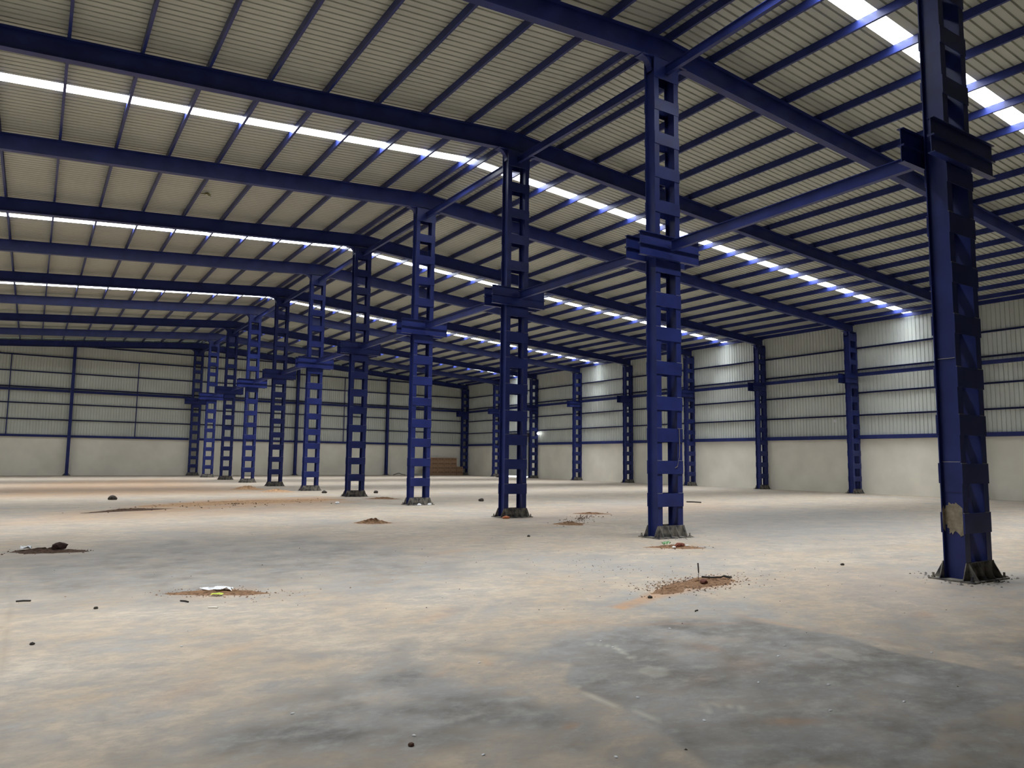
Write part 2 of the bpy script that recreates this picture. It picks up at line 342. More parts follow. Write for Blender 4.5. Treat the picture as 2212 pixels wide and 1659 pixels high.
# ------------------------------------------------------------------ walls
DY0, DY1, DZ = 55.75, 59.9, 4.02
b = MB(); b.box(26.5, 26.7, Y0, DY0, 0, 2.95); b.box(26.5, 26.7, DY1, Y1, 0, 2.95)
struct('wall_right_lower', b.mesh('block_wall', PLASTER), 'cream plastered masonry wall on the right')
b = MB(); b.box(-26.7, 26.7, Y1, Y1 + 0.2, 0, 2.95)
struct('wall_far_lower', b.mesh('block_wall', PLASTER), 'cream plastered masonry wall at the far end')
b = MB(); b.box(-26.7, -26.5, Y0, Y1, 0, 2.95)
struct('wall_left_lower', b.mesh('block_wall', PLASTER), 'cream plastered masonry wall on the left')
b = MB(); b.box(-26.7, 26.7, Y0 - 0.2, Y0, 0, 2.95)
struct('wall_rear_lower', b.mesh('block_wall', PLASTER), 'cream plastered masonry wall behind the viewer')
def side_sheet(x, sg, spans):
    b = MB()
    for (ya, yb, za, zb) in spans:
        pr = profile(ya, yb, 0.2, 0.035, 0.07)
        vs = []
        for (y, h) in pr: vs += [(x + sg * h, y, za), (x + sg * h, y, zb)]
        b.add(vs, [(2 * i, 2 * i + 1, 2 * i + 3, 2 * i + 2) for i in range(len(pr) - 1)])
    return b.mesh('wall_sheeting', WSHEET)
ZT = roofz(26.52)
struct('wall_right', side_sheet(26.52, 1, [(Y0, 55.35, 2.9, ZT), (55.35, 55.72, 2.9, 4.10), (55.35, 55.72, 4.24, ZT), (55.72, DY1, DZ, ZT), (DY1, Y1 + 0.03, 2.9, ZT)]), 'ribbed metal cladding of the right side wall')
struct('wall_left', side_sheet(-26.52, -1, [(Y0, Y1 + 0.03, 2.9, ZT)]), 'ribbed metal cladding of the left side wall')
def gable(y, sg, x0=-26.55, x1=26.55):
    b = MB(); vs = []
    pr = profile(x0, 0, 0.2, 0.035, 0.05)[:-1] + profile(0, x1, 0.2, 0.035, 0.05)
    for (x, h) in pr: vs += [(x, y + sg * h, 2.9), (x, y + sg * h, roofz(x) + 0.0)]
    b.add(vs, [(2 * i, 2 * i + 1, 2 * i + 3, 2 * i + 2) for i in range(len(pr) - 1)])
    return b.mesh('gable_sheeting', WSHEET)
struct('wall_far', gable(Y1 + 0.02, 1), 'ribbed metal cladding of the far end wall')
struct('wall_rear', gable(Y0 - 0.02, -1), 'ribbed metal cladding behind the viewer')
b = MB(); b.box(26.75, 60, 30, 90, -0.06, -0.02)
struct('ground_outside', b.mesh('ground', GROUND), 'bright ground outside under the shutter')

# shutter door between two wall columns
b = MB(); z = 0.13
while z < 3.7:
    b.add([(26.56, DY0, z), (26.56, DY1, z), (26.535, DY0, z + 0.02), (26.535, DY1, z + 0.02), (26.535, DY0, z + 0.07), (26.535, DY1, z + 0.07), (26.56, DY0, z + 0.09), (26.56, DY1, z + 0.09)],
          [(0, 1, 3, 2), (2, 3, 5, 4), (4, 5, 7, 6)]); z += 0.09
struct('door_1', b.mesh('rolling_shutter', SHUT), 'grey rolling shutter almost lowered in the right wall')
b = MB(); b.box(26.25, 26.5, DY0 - 0.25, DY1 + 0.1, 3.68, 4.05); b.box(26.45, 26.53, DY0 - 0.09, DY0 + 0.02, 0, 4.0); b.box(26.45, 26.53, DY1 - 0.02, DY1 + 0.09, 0, 4.0)
struct('trim_2', b.mesh('shutter_housing', DARK), 'dark roller housing and guide rails of the shutter')

# ledge and girts
def girt_mesh_y(x0, x1, ya, yb, z0, z1):
    b = MB(); b.box(x0, x1, ya, yb, z1 - 0.006, z1); b.box(x0, x1, ya, yb, z0, z0 + 0.006); b.box(x1 - 0.006, x1, ya, yb, z0, z1); b.box(x0, x0 + 0.004, ya, yb, z0, z0 + 0.02); return b
def girt_mesh_x(y0, y1, xa, xb, z0, z1):
    b = MB(); b.box(xa, xb, y0, y1, z1 - 0.006, z1); b.box(xa, xb, y0, y1, z0, z0 + 0.006); b.box(xa, xb, y1 - 0.006, y1, z0, z1); return b
GZ = [4.25, 5.48, 6.76, 7.95]
GN = ['lowest', 'second', 'third', 'fourth', 'fifth', 'topmost']
for k, z in enumerate(GZ):
    segs_ = [(Y0, Y1)] 
    b = MB()
    for ya, yb in segs_:
        g = girt_mesh_y(26.40, 26.515, ya, yb, z - 0.04, z + 0.04); b.add(g.v, g.f)
    thing('wall_girt', '%s thin blue steel girt above the ledge channel on the right side wall' % ('lowest', 'second', 'third', 'topmost')[k], 'girt', (0, 0, 0), me=b.mesh('wall_girt', BLUE))
def side_ledge(ya, yb, lab):
    b = MB(); b.box(26.33, 26.497, ya, yb, 2.955, 2.963); b.box(26.33, 26.338, ya, yb, 2.963, 3.15); b.box(26.33, 26.497, ya, yb, 3.15, 3.158)
    thing('ledge_channel', lab, 'channel', group='ledge channels on the block wall', me=b.mesh('ledge_channel', BLUE))
CN = ['nearest'] + [ORD[i + 1] for i in range(1, 10)] + ['end-wall']
side_ledge(Y0, ROW[2] - 0.17, 'blue ledge channel on the right block wall, at the right edge of the photo')
for i in range(2, 10):
    ya, yb = ROW[i] + 0.17, ROW[i + 1] - 0.17
    if i == 8: yb = 55.6
    if i == 9: ya = 60.95
    side_ledge(ya, yb, 'blue ledge channel on the right block wall, abreast of the %s to %s centre columns' % (CN[i], CN[i + 1]))
PX = [-26.3, -17.7, -9.1, 0, 8.62, 17.5, 26.1]
for k in range(6):
    xa, xb = PX[k] + (0.4 if k in (3,) else 0.12), PX[k + 1] - (0.4 if k in (2, 5) else 0.12)
    b = MB(); b.box(xa, xb, Y1 - 0.17, Y1 - 0.005, 2.955, 2.963); b.box(xa, xb, Y1 - 0.17, Y1 - 0.162, 2.963, 3.12); b.box(xa, xb, Y1 - 0.17, Y1 - 0.005, 3.12, 3.128)
    thing('ledge_channel', 'blue ledge channel on the far end wall, %s bay counted from the left corner' % ORD[k + 1], 'channel', group='ledge channels on the block wall', me=b.mesh('ledge_channel', BLUE))
for k, z in enumerate([4.3, 5.53, 6.76, 7.96, 9.2, 10.17]):
    xe = min(26.3, (11.235 - z) / 0.0755 - 0.3)
    if z == 10.17: xe = 8.9
    g = girt_mesh_x(Y1 - 0.1, Y1 + 0.012, -xe, xe, z - 0.04, z + 0.04)
    thing('wall_girt', '%s thin blue steel girt above the ledge channel on the far end wall' % GN[k], 'girt', me=g.mesh('wall_girt', BLUE))

# ------------------------------------------------------------------ lattice columns
def plate(x0, x1, y0, y1, z0, z1, mt=BLUE, name='plate'):
    b = MB(); b.box(x0, x1, y0, y1, z0, z1); return b.mesh(name, mt)
LOW = [(0.65, 0.93), (1.34, 1.62), (2.02, 2.31), (2.70, 2.99), (3.47, 3.75), (4.21, 4.50), (4.95, 5.25), (5.70, 5.97)]
UPC = [(7.05, 7.33), (7.84, 8.11), (8.61, 8.89), (9.40, 9.67), (10.15, 10.62)]
UPW = [(7.02, 7.28), (7.70, 7.96), (8.33, 8.75)]
ZS = 5.99       # crane bracket seat
def column_parts(top, ups, wall):
    P = []
    leg = ibeam_z(0.02, top, 0.14, 0.30, 0.013, 0.009).mesh('leg', BLUE)
    P += [('leg', leg, (-0.30, 0, 0)), ('leg', leg, (0.30, 0, 0))]
    for (a, c) in LOW + ups:
        for s in (-1, 1):
            b = MB(); y0, y1 = (s * 0.1505, s * 0.163); b.box(-0.375, 0.375, min(y0, y1), max(y0, y1), a, c)
            if c < 5.9:
                b.cur = 1
                for xa, xb in ((-0.376, -0.235), (0.235, 0.376)): b.box(xa, xb, min(y0, y1) - 0.001, max(y0, y1) + 0.001, c, c + 0.007)
            P.append(('batten_plate', b.mesh('batten_plate', BLUE, PRIMER), (0, 0, 0)))
    b = MB(); b.box(-0.5, 0.5, -0.31, 0.31, 0, 0.022); P.append(('base_plate', b.mesh('base_plate', FOOT), (0, 0, 0)))
    for s in (-1, 1):
        b = MB(); b.prism([(-0.49, 0.022), (0.49, 0.022), (0.385, 0.255), (-0.385, 0.255)], 1, s * 0.1505, s * 0.163)
        P.append(('gusset_plate', b.mesh('gusset_plate', FOOT), (0, 0, 0)))
        for x in (-0.34, -0.115, 0.115, 0.34):
            b = MB(); b.prism([(s * 0.163, 0.022), (s * 0.30, 0.022), (s * 0.175, 0.25), (s * 0.163, 0.25)], 0, x - 0.006, x + 0.006)
            P.append(('stiffener', b.mesh('stiffener', FOOT), (0, 0, 0)))
        for x in (-0.45, 0.45):
            b = MB(); b.tube([(x, s * 0.26, 0.02), (x, s * 0.26, 0.09)], 0.016, 8); b.tube([(x, s * 0.26, 0.022), (x, s * 0.26, 0.045)], 0.028, 6)
            P.append(('anchor_bolt', b.mesh('anchor_bolt', FOOT), (0, 0, 0)))
    # crane bracket: two stacked beams on each face
    xr = 0.89 if not wall else 0.26
    for s in (-1, 1):
        for z0 in (ZS, ZS + 0.26):
            b = MB(); ya, yb = sorted((s * 0.165, s * 0.265)); ym = (ya + yb) / 2
            b.box(-0.89, xr, ya, yb, z0, z0 + 0.012); b.box(-0.89, xr, ya, yb, z0 + 0.245, z0 + 0.257); b.box(-0.89, xr, ym - 0.005, ym + 0.005, z0 + 0.012, z0 + 0.245)
            P.append(('bracket_beam', b.mesh('bracket_beam', BLUE), (0, 0, 0)))
    # curved haunches and cap under the rafter
    R = 0.30 if not wall else 0.22
    for s in ((-1, 1) if not wall else (-1,)):
        pts = [(s * 0.372, top - R - 0.05)] + [(s * (0.372 + R - R * math.cos(t)), top - R + R * math.sin(t) - 0.012) for t in [i * math.pi / 16 for i in range(9)]] + [(s * 0.372, top - 0.012)]
        b = MB(); b.prism(pts, 1, -0.075, 0.075); P.append(('haunch_plate', b.mesh('haunch_plate', BLUE), (0, 0, 0)))
    xl = 0.372 + R
    b = MB(); b.box(-xl, xl if not wall else 0.39, -0.15, 0.15, top - 0.012, top); P.append(('cap_plate', b.mesh('cap_plate', BLUE), (0, 0, 0)))
    return P
PC = column_parts(10.635, UPC, False)
PW = column_parts(8.85, UPW, True)
def put_column(parts, loc, label, group):
    root = thing('lattice_column', label, 'column', loc, group)
    for nm, me_, l in parts: obj(nm, me_, root, l)
    return root
roots = []
for i, y in enumerate(ROW):
    x = -0.2 if i == 0 else 0.0
    if i == 0: lab = 'huge blue lattice column at the right edge, nearest to the viewer, with a cement smear near its foot'
    elif i == 10: lab = 'blue lattice column standing against the far end wall at the end of the centre row'
    else: lab = 'blue lattice column of the centre row, %s from the right edge of the photo' % ORD[i + 1]
    roots.append(put_column(PC, (x, y, 0), lab, 'lattice columns of the centre row'))
for i in range(2, 11):
    if i == 10: lab = 'blue lattice column in the far right corner of the hall'
    elif i == 2: lab = 'blue lattice column of the right side wall hidden behind the nearest centre column'
    else: lab = 'blue lattice column against the right side wall, in line with the %s centre column' % ORD[i + 1]
    put_column(PW, (HALF, ROW[i], 0), lab, 'lattice columns along the right side wall')
c1 = roots[0]
obj('splice_plate', plate(-0.316, -0.305, -0.135, 0.115, 1.22, 1.64), c1)
for z in (1.64, 3.12):
    obj('weld_seam', plate(-0.3175, -0.305, -0.13, 0.13, z, z + 0.008, PRIMER), c1, label='pale unpainted weld line')
# ragged cement smear on the near column
b = MB(); pts = []
for k in range(48):
    t = 2 * math.pi * k / 48; ry = 0.135 * (1 + 0.18 * math.sin(3 * t + 1) + random.uniform(-.12, .12)); rz = 0.21 * (1 + 0.1 * math.sin(2 * t) + random.uniform(-.13, .1))
    if math.sin(t) < -0.6: rz *= 1 + random.uniform(-0.1, 0.35)
    pts.append((max(-0.135, min(0.135, ry * math.cos(t) * 1.25)), 0.86 + rz * math.sin(t)))
b.prism(pts, 0, -0.3055, -0.311); b.prism([(-0.363, 0.70), (-0.31, 0.66), (-0.306, 0.95), (-0.33, 1.02), (-0.366, 0.97), (-0.37, 0.84)], 1, 0.1365, 0.132)
obj('cement_smear', b.mesh('cement_smear', CEMENT), c1, label='dried cement smear')
# thin cord hanging on the second column
b = MB(); b.tube([(0.22, -0.170, 2.32), (0.26, -0.172, 2.30), (0.27, -0.172, 2.0), (0.255, -0.172, 1.7), (0.20, -0.171, 1.5), (0.13, -0.17, 1.47)], 0.006, 6)
obj('hanging_cord', b.mesh('hanging_cord', CEMENT), roots[1], label='thin brown cord on the batten plates')

# end-wall wind columns and light mullions
def wind_col(top):
    P = []
    P.append(('post', ibeam_z(0.02, top, 0.22, 0.30, 0.014, 0.01).mesh('post', BLUE)))
    b = MB(); b.box(-0.28, 0.28, -0.28, 0.2, 0, 0.02)
    P.append(('base_plate', b.mesh('base_plate', FOOT)))
    for s in (-1, 1):
        b = MB(); b.prism([(s * 0.11, 0.02), (s * 0.27, 0.02), (s * 0.12, 0.2), (s * 0.11, 0.2)], 1, -0.05, -0.038); P.append(('stiffener', b.mesh('stiffener', FOOT)))
    return P
for x, lab in ((-17.7, 'plain blue steel post on the far end wall, beyond the left edge'), (-9.1, 'plain blue steel post on the far end wall at the left of the photo'),
               (8.62, 'plain blue steel post on the far end wall, first right of the centre row'), (17.5, 'plain blue steel post on the far end wall beside the cardboard boxes')):
    r = thing('wind_post', lab, 'post', (x, 67.1, 0), 'posts of the far end wall')
    for nm, me_ in wind_col(rbot(x) - 0.01): obj(nm, me_, r)
for k, x in enumerate((-22.1, -13.2, -4.5, 4.35, 13.15, 21.8)):
    b = MB(); b.box(-0.035, 0.035, -0.03, 0.0, 3.13, 9.15); b.box(-0.035, -0.028, -0.06, -0.03, 3.13, 9.15)
    lab = ['', 'thin upright rail on the far end wall near the left edge of the photo', 'thin upright rail on the far end wall, left of the centre row', 'thin upright rail on the far end wall hidden among the far centre columns', 'thin upright rail on the far end wall between the two plain posts', 'thin upright rail on the far end wall above the cardboard boxes'][k]
    if k: thing('wall_rail', lab, 'rail', (x, Y1 - 0.105, 0), 'thin rails of the far end wall', me=b.mesh('wall_rail', BLUE))

# ------------------------------------------------------------------ rafters and cleats
def rafter_mesh(sgn):
    b = MB(); n = 2; X = [0.0, 26.42]
    def strip(y0, y1, f0, f1):
        vs = []
        for x in X:
            vs += [(sgn * x, y0, f0(x)), (sgn * x, y1, f0(x)), (sgn * x, y1, f1(x)), (sgn * x, y0, f1(x))]
        b.add(vs, [(0, 1, 2, 3), (7, 6, 5, 4), (0, 4, 5, 1), (1, 5, 6, 2), (2, 6, 7, 3), (3, 7, 4, 0)])
    strip(-0.10, 0.10, rbot, lambda x: rbot(x) + 0.014)
    strip(-0.10, 0.10, lambda x: rtop(x) - 0.014, rtop)
    strip(-0.005, 0.005, lambda x: rbot(x) + 0.014, lambda x: rtop(x) - 0.014)
    return b.mesh('roof_rafter', BLUE)
RM = {1: rafter_mesh(1), -1: rafter_mesh(-1)}
b = MB(); b.box(-0.045, -0.037, -0.075, 0.075, 0, 0.15); b.box(-0.045, 0.045, -0.075, 0.075, 0, 0.010)
CLEAT = b.mesh('purlin_cleat', BLUE)
for i, y in enumerate(ROW + BACK):
    for sgn, side in ((1, 'right'), (-1, 'left')):
        if i == 0: w = 'over the nearest centre column'
        elif i == 10: w = 'against the far end wall'
        elif i < 10: w = 'over the %s centre column from the right edge' % ORD[i + 1]
        else: w = 'behind the viewer, %s from the rear wall' % ('second' if i == 11 else 'first')
        r = thing('roof_rafter', 'blue steel rafter, %s roof slope, %s' % (side, w), 'rafter', (0, y if i != 10 else y + 0.05, 0), 'roof rafters', me=RM[sgn])
        if 0 < i < 8:
            for x in PUR[1:]:
                if sgn < 0 and x > 16: continue
                obj('purlin_cleat', CLEAT, r, (sgn * (x - 0.04), 0, rtop(x) + 0.0005))

# ------------------------------------------------------------------ purlins
def purlin_mesh():
    b = MB(); d, w, t = 0.195, 0.062, 0.004
    ya, yb = Y0, Y1
    b.box(0, t, ya, yb, 0, d); b.box(t, w, ya, yb, 0, t); b.box(t, w, ya, yb, d - t, d); b.box(w - t, w, ya, yb, t, 0.022); b.box(w - t, w, ya, yb, d - 0.022, d - t)
    return b.mesh('roof_purlin', BLUE)
PM = purlin_mesh()
for sgn, side in ((1, 'right'), (-1, 'left')):
    for k, x in enumerate(PUR):
        lab = ('blue roof purlin along the ridge on the %s slope' % side if k == 0 else
               'blue eaves purlin at the foot of the %s roof slope' % side if k == len(PUR) - 1 else
               'thin blue roof purlin on the %s slope, %s down from the ridge purlin' % (side, ORD[k]))
        thing('roof_purlin', lab, 'purlin', (sgn * x, 0, rtop(x + 0.031) + 0.008), 'purlins of the %s roof slope' % side, me=PM, rot=(0, 0, 0) if sgn > 0 else (0, 0, 0))
# short ties between the two ridge purlins
b = MB(); b.box(-0.147, 0.208, -0.012, 0.012, 0.06, 0.085)
TIE = b.mesh('ridge_tie', BLUE)

# ------------------------------------------------------------------ tie beams
def tie_mesh(length, d=0.20, w=0.10):
    b = MB(); b.box(-w / 2, w / 2, 0, length, -d / 2, -d / 2 + 0.009); b.box(-w / 2, w / 2, 0, length, d / 2 - 0.009, d / 2); b.box(-0.004, 0.004, 0, length, -d / 2 + 0.009, d / 2 - 0.009)
    return b.mesh('tie_beam', BLUE)
def colname(i): return 'nearest' if i == 0 else ('end-wall' if i == 10 else ORD[i + 1])
for i in range(10):
    x0 = -0.2 if i == 0 else 0.0
    for nm, z, d, gap in (('upper', 10.385, 0.20, 0.165), ('bracket-level', 6.30, 0.22, 0.27)):
        ya, yb = ROW[i] + gap, ROW[i + 1] - gap
        ang = math.atan2(-(0 - x0), yb - ya)
        thing('tie_beam', '%s blue tie beam running from the %s to the %s centre column' % (nm, colname(i), colname(i + 1)), 'tie beam', (x0, ya, z), 'tie beams of the centre row', me=tie_mesh(math.hypot(yb - ya, x0), d), rot=(0, 0, ang))
    if i >= 1:
        ya, yb = ROW[i] + (0.27 if i > 1 else 0), ROW[i + 1] - 0.27
        thing('tie_beam', 'blue tie beam along the right side wall between its columns abreast of the %s and %s centre columns' % (colname(i), colname(i + 1)), 'tie beam', (26.22, ya, 6.45), 'tie beams of the right side wall', me=tie_mesh(yb - ya, 0.19, 0.12))
xsE = [-26.0, -17.7, -9.1, 0, 8.62, 17.5, 25.7]
for a_, c_, lab in ((-17.58, -9.22, 'from the left edge of the photo to the first plain post'), (-8.98, -0.39, 'between the left plain post and the centre column'), (0.39, 8.50, 'between the centre column and the first plain post on its right'), (8.74, 17.38, 'between the two plain posts on the right'), (17.62, 25.7, 'above the boxes, reaching the corner column')):
    b = MB(); b.box(a_, c_, -0.06, 0.06, -0.095, -0.086); b.box(a_, c_, -0.06, 0.06, 0.086, 0.095); b.box(a_, c_, -0.004, 0.004, -0.086, 0.086)
    thing('tie_beam', 'blue tie beam on the far end wall ' + lab, 'tie beam', (0, 67.18, 6.54), 'tie beams of the far end wall', me=b.mesh('tie_beam', BLUE))

# ------------------------------------------------------------------ cardboard boxes
def box_mesh(w, d, h):
    b = MB(); b.box(0, w, 0, d, 0, h); return b.mesh('cardboard_box', CARD)
BW, BH, BD = 0.71, 0.435, 0.5
bm_ = box_mesh(BW - 0.012, BD, BH - 0.008)
b = MB(); b.box(0.0, BW - 0.012, -0.0015, 0, BH * 0.46, BH * 0.50); TAPEM = b.mesh('tape', TAPE)
b = MB()
for k in range(7):
    if k != 3: b.box(0.10 + k * 0.075, 0.155 + k * 0.075, -0.0015, 0, BH * 0.60, BH * 0.73)
b.box(0.10, 0.6, -0.0015, 0, BH * 0.77, BH * 0.80); PRM = b.mesh('printed_marks', PRINT)
BX0, BY = 21.0, 65.75
rown = ['bottom', 'second', 'third', 'top']; coln = ['leftmost', 'second', 'third', 'fourth', 'fifth']
for c in range(5):
    for r_ in range(4):
        o = thing('cardboard_box', 'brown cardboard box in the big stack, %s row, %s column from the left' % (rown[r_], coln[c]), 'box', (BX0 + c * BW, BY + random.uniform(-.015, .015), r_ * BH), 'cardboard boxes stacked by the far wall', me=bm_)
        obj('tape', TAPEM, o); obj('printed_marks', PRM, o)
for r_ in range(2):
    o = thing('cardboard_box', 'brown cardboard box in the low pile right of the big stack, %s one' % ('bottom', 'top')[r_], 'box', (BX0 + 5 * BW + 0.03, BY + 0.01, r_ * BH), 'cardboard boxes stacked by the far wall', me=bm_)
    obj('tape', TAPEM, o); obj('printed_marks', PRM, o)
b = MB(); b.box(0, 1.0, 0, 0.5, 0, 0.09); b.box(0.05, 0.95, 0.05, 0.45, 0.09, 0.16)
thing('wooden_pallet', 'low grey pallet board on the floor left of the cardboard boxes', 'pallet', (19.75, 65.6, 0), me=b.mesh('wooden_pallet', SHUT))
b2 = MB(); b2.tube([(17.9, 66.3, 0.03), (18.2, 66.2, 0.14), (18.5, 66.3, 0.2), (18.8, 66.4, 0.10), (19.2, 66.3, 0.03)], 0.03, 6)
thing('cable_loop', 'dark cable looped on the floor at the far wall beside the boxes', 'cable', me=b2.mesh('cable_loop', STONE))

# lamp at the wall column by the shutter
r = thing('wall_lamp', 'small lit round lamp fixed to the wall column beside the grey shutter', 'lamp', (26.28, 54.29, 3.97))
b = MB(); b.tube([(0, 0.0, 0), (0, -0.24, 0)], 0.03, 8); obj('bracket_arm', b.mesh('bracket_arm', DARK), r)
b = MB()
for k in range(6):
    t0, t1 = math.pi * k / 6, math.pi * (k + 1) / 6
    for j in range(12):
        p0, p1 = 2 * math.pi * j / 12, 2 * math.pi * (j + 1) / 12
        q = [(0.12 * math.sin(t) * math.cos(p), -0.34 + 0.12 * math.sin(t) * math.sin(p), 0.12 * math.cos(t)) for t, p in ((t0, p0), (t1, p0), (t1, p1), (t0, p1))]
        b.add(q, [(0, 1, 2, 3)])
obj('bulb', b.mesh('bulb', LAMP), r, label='glowing white globe')

# ------------------------------------------------------------------ debris on the floor
def hn(x, y, k=0): return float(vnoise(np.array([x + 50.0]), np.array([y + 50.0]), k)[0])
def heap(rx, ry, h, seed, mt, n=30, rough=0.5):
    b = MB(); rg = random.Random(seed); vs = []; ph = [rg.uniform(0, 6.28) for _ in range(4)]
    R = 10
    vs.append((0, 0, h))
    for i in range(1, R + 1):
        f = i / R
        for k in range(n):
            t = 2 * math.pi * k / n; e = 1 + 0.18 * math.sin(2 * t + ph[0]) + 0.14 * math.sin(3 * t + ph[1]) + 0.08 * math.sin(7 * t + ph[2]) + 0.05 * math.sin(11 * t + ph[3])
            z = h * (math.cos(f * math.pi) * 0.5 + 0.5) * (1 + rough * rg.uniform(-1, 1)) if i < R else -0.004
            vs.append((rx * f * e * math.cos(t), ry * f * e * math.sin(t), max(z, 0.001) if i < R else z))
    fs = [(0, 1 + k, 1 + (k + 1) % n) for k in range(n)]
    for i in range(R - 1):
        for k in range(n):
            a = 1 + i * n + k; c = 1 + i * n + (k + 1) % n; fs.append((a, a + n, c + n, c))
    b.add(vs, fs); return b.mesh('soil_heap', mt)
def lump(sx, sy, sz, seed, mt, name='stone'):
    import bmesh
    bm = bmesh.new(); bmesh.ops.create_icosphere(bm, subdivisions=2, radius=1.0); rg = random.Random(seed)
    for v in bm.verts:
        f = 1 + rg.uniform(-0.16, 0.12); v.co = Vector((v.co.x * sx * f, v.co.y * sy * f, max(v.co.z, -0.6) * sz * f + 0.55 * sz))
    me_ = bpy.data.meshes.new(name); bm.to_mesh(me_); bm.free(); me_.materials.append(mt); return me_
def crumbs(cx, cy, rx, ry, n, s0, s1, mt, seed, name='soil_crumbs', ang=0.0):
    rg = random.Random(seed); b = MB()
    for _ in range(n):
        t = rg.uniform(0, 6.283); q = abs(rg.gauss(0, 0.5)); u, v = q * rx * math.cos(t), q * ry * math.sin(t)
        x = cx + u * math.cos(ang) - v * math.sin(ang); y = cy + u * math.sin(ang) + v * math.cos(ang); s = rg.uniform(s0, s1)
        pts = [(x + s * rg.uniform(.6, 1.3) * math.cos(a), y + s * rg.uniform(.6, 1.3) * math.sin(a)) for a in (0, 1.3, 2.5, 3.8, 5.0)]
        zz = s * rg.uniform(.5, 1.0); vs = [(p[0], p[1], 0.0) for p in pts] + [(x, y, zz)]
        b.add(vs, [(4, 3, 2, 1, 0)] + [(i, (i + 1) % 5, 5) for i in range(5)])
    return b.mesh(name, mt)
G = 'soil heaps swept together on the floor'
thing('soil_heap', 'low heap of brown soil with a twig and a rod before the second column', 'soil heap', (-3.85, 7.05, 0), G, heap(0.70, 0.33, 0.032, 1, SOIL), (0, 0, 0.1))
thing('soil_heap', 'tongue of crumbly brown soil trailing left from the heap with the rod', 'soil heap', (-4.65, 6.86, 0), G, heap(0.42, 0.17, 0.02, 2, SOIL), (0, 0, 0.35))
thing('soil_heap', 'oval patch of rust brown soil with white plastic and a yellow wrapper on it', 'soil heap', (-9.50, 9.35, 0), G, heap(0.52, 0.22, 0.03, 3, SOIL), (0, 0, -0.5))
thing('soil_heap', 'dark soil heap with a brick lump at the left edge of the floor', 'soil heap', (-11.15, 14.65, 0), G, heap(0.55, 0.35, 0.05, 4, SOILD), (0, 0, -0.5))
thing('soil_heap', 'small soil heap with the red brick piece before the second column', 'soil heap', (-1.2, 10.15, 0), G, heap(0.62, 0.22, 0.04, 5, SOIL), (0, 0, -0.45))
thing('soil_heap', 'thin soil patch right of the third column, the nearer of two', 'soil heap', (0.09, 15.1, 0), G, heap(0.5, 0.35, 0.05, 6, SOIL), (0, 0, -0.5))
thing('soil_heap', 'thin soil patch right of the third column, the farther of two', 'soil heap', (2.9, 17.7, 0), G, heap(0.55, 0.3, 0.04, 7, SOIL), (0, 0, -0.5))
thing('soil_heap', 'small brown soil heap alone in the middle of the floor, left of the third column', 'soil heap', (-4.25, 17.45, 0), G, heap(0.42, 0.3, 0.09, 8, SOIL), (0, 0, -0.5))
thing('soil_heap', 'small sand heap in front of the eighth centre column', 'soil heap', (-2.4, 38.1, 0), G, heap(0.9, 0.7, 0.14, 9, SAND), (0, 0, -0.5))
thing('soil_heap', 'low sand heap left of the sixth centre column', 'soil heap', (-1.75, 35.2, 0), G, heap(0.9, 0.6, 0.10, 10, SAND), (0, 0, -0.5))
thing('soil_heap', 'long orange sand drift across the left floor', 'soil heap', (-5.0, 27.3, 0), G, heap(3.6, 1.2, 0.05, 11, SAND, 60, 0.35), (0, 0, 0.35))
thing('soil_heap', 'dark strip of soil at the left end of the sand drift', 'soil heap', (-9.0, 24.4, 0), G, heap(1.3, 0.35, 0.05, 12, SOILD), (0, 0, 0.5))
thing('soil_heap', 'small soil heap right of the fifth centre column', 'soil heap', (0.4, 27.6, 0), G, heap(0.7, 0.35, 0.06, 13, SOIL), (0, 0, -0.5))
def stuff(name, label, cat, me_):
    o = thing(name, label, cat, me=me_); o['kind'] = 'stuff'; return o
stuff('soil_crumbs', 'dark crumbs scattered over the soil heap with the rod', 'crumbs', crumbs(-4.0, 7.05, 1.0, 0.45, 750, 0.004, 0.018, SOILD, 21, ang=0.2))
stuff('soil_crumbs', 'crumbs around the white plastic scrap', 'crumbs', crumbs(-9.5, 9.35, 0.75, 0.35, 90, 0.005, 0.016, SOILD, 22, ang=-0.5))
stuff('soil_crumbs', 'crumbs around the red brick piece', 'crumbs', crumbs(-1.2, 10.15, 0.8, 0.3, 110, 0.006, 0.02, SOILD, 23, ang=-0.45))
stuff('soil_crumbs', 'crumbs around the dark soil heap at the left edge', 'crumbs', crumbs(-11.1, 14.65, 0.9, 0.5, 110, 0.008, 0.024, SOILD, 24, ang=-0.5))
stuff('soil_crumbs', 'crumbs on the thin soil patches beyond the second column', 'crumbs', crumbs(1.5, 16.4, 2.4, 0.6, 160, 0.01, 0.03, SOILD, 25, ang=0.75))
stuff('soil_crumbs', 'crumbs scattered along the sand drift', 'crumbs', crumbs(-5.5, 26.5, 5.0, 2.0, 200, 0.012, 0.04, SOILD, 26, ang=0.35))
stuff('soil_crumbs', 'broken grout and soil around the foot of the nearest column', 'crumbs', crumbs(-0.2, 5.40, 0.68, 0.5, 600, 0.006, 0.03, FOOT, 27))
stuff('soil_crumbs', 'fine crumbs around the foot of the second column', 'crumbs', crumbs(0.0, 11.6, 0.66, 0.46, 320, 0.006, 0.024, FOOT, 28))
stuff('floor_grit', 'fine grit strewn over the floor before the columns', 'grit', crumbs(-4.0, 8.5, 8.0, 6.0, 260, 0.004, 0.011, STONE, 29))
stuff('soil_crumbs', 'lighter brown crumbs fringing the soil heap with the rod', 'crumbs', crumbs(-4.0, 7.05, 1.25, 0.55, 900, 0.004, 0.015, SOIL, 41, ang=0.15))
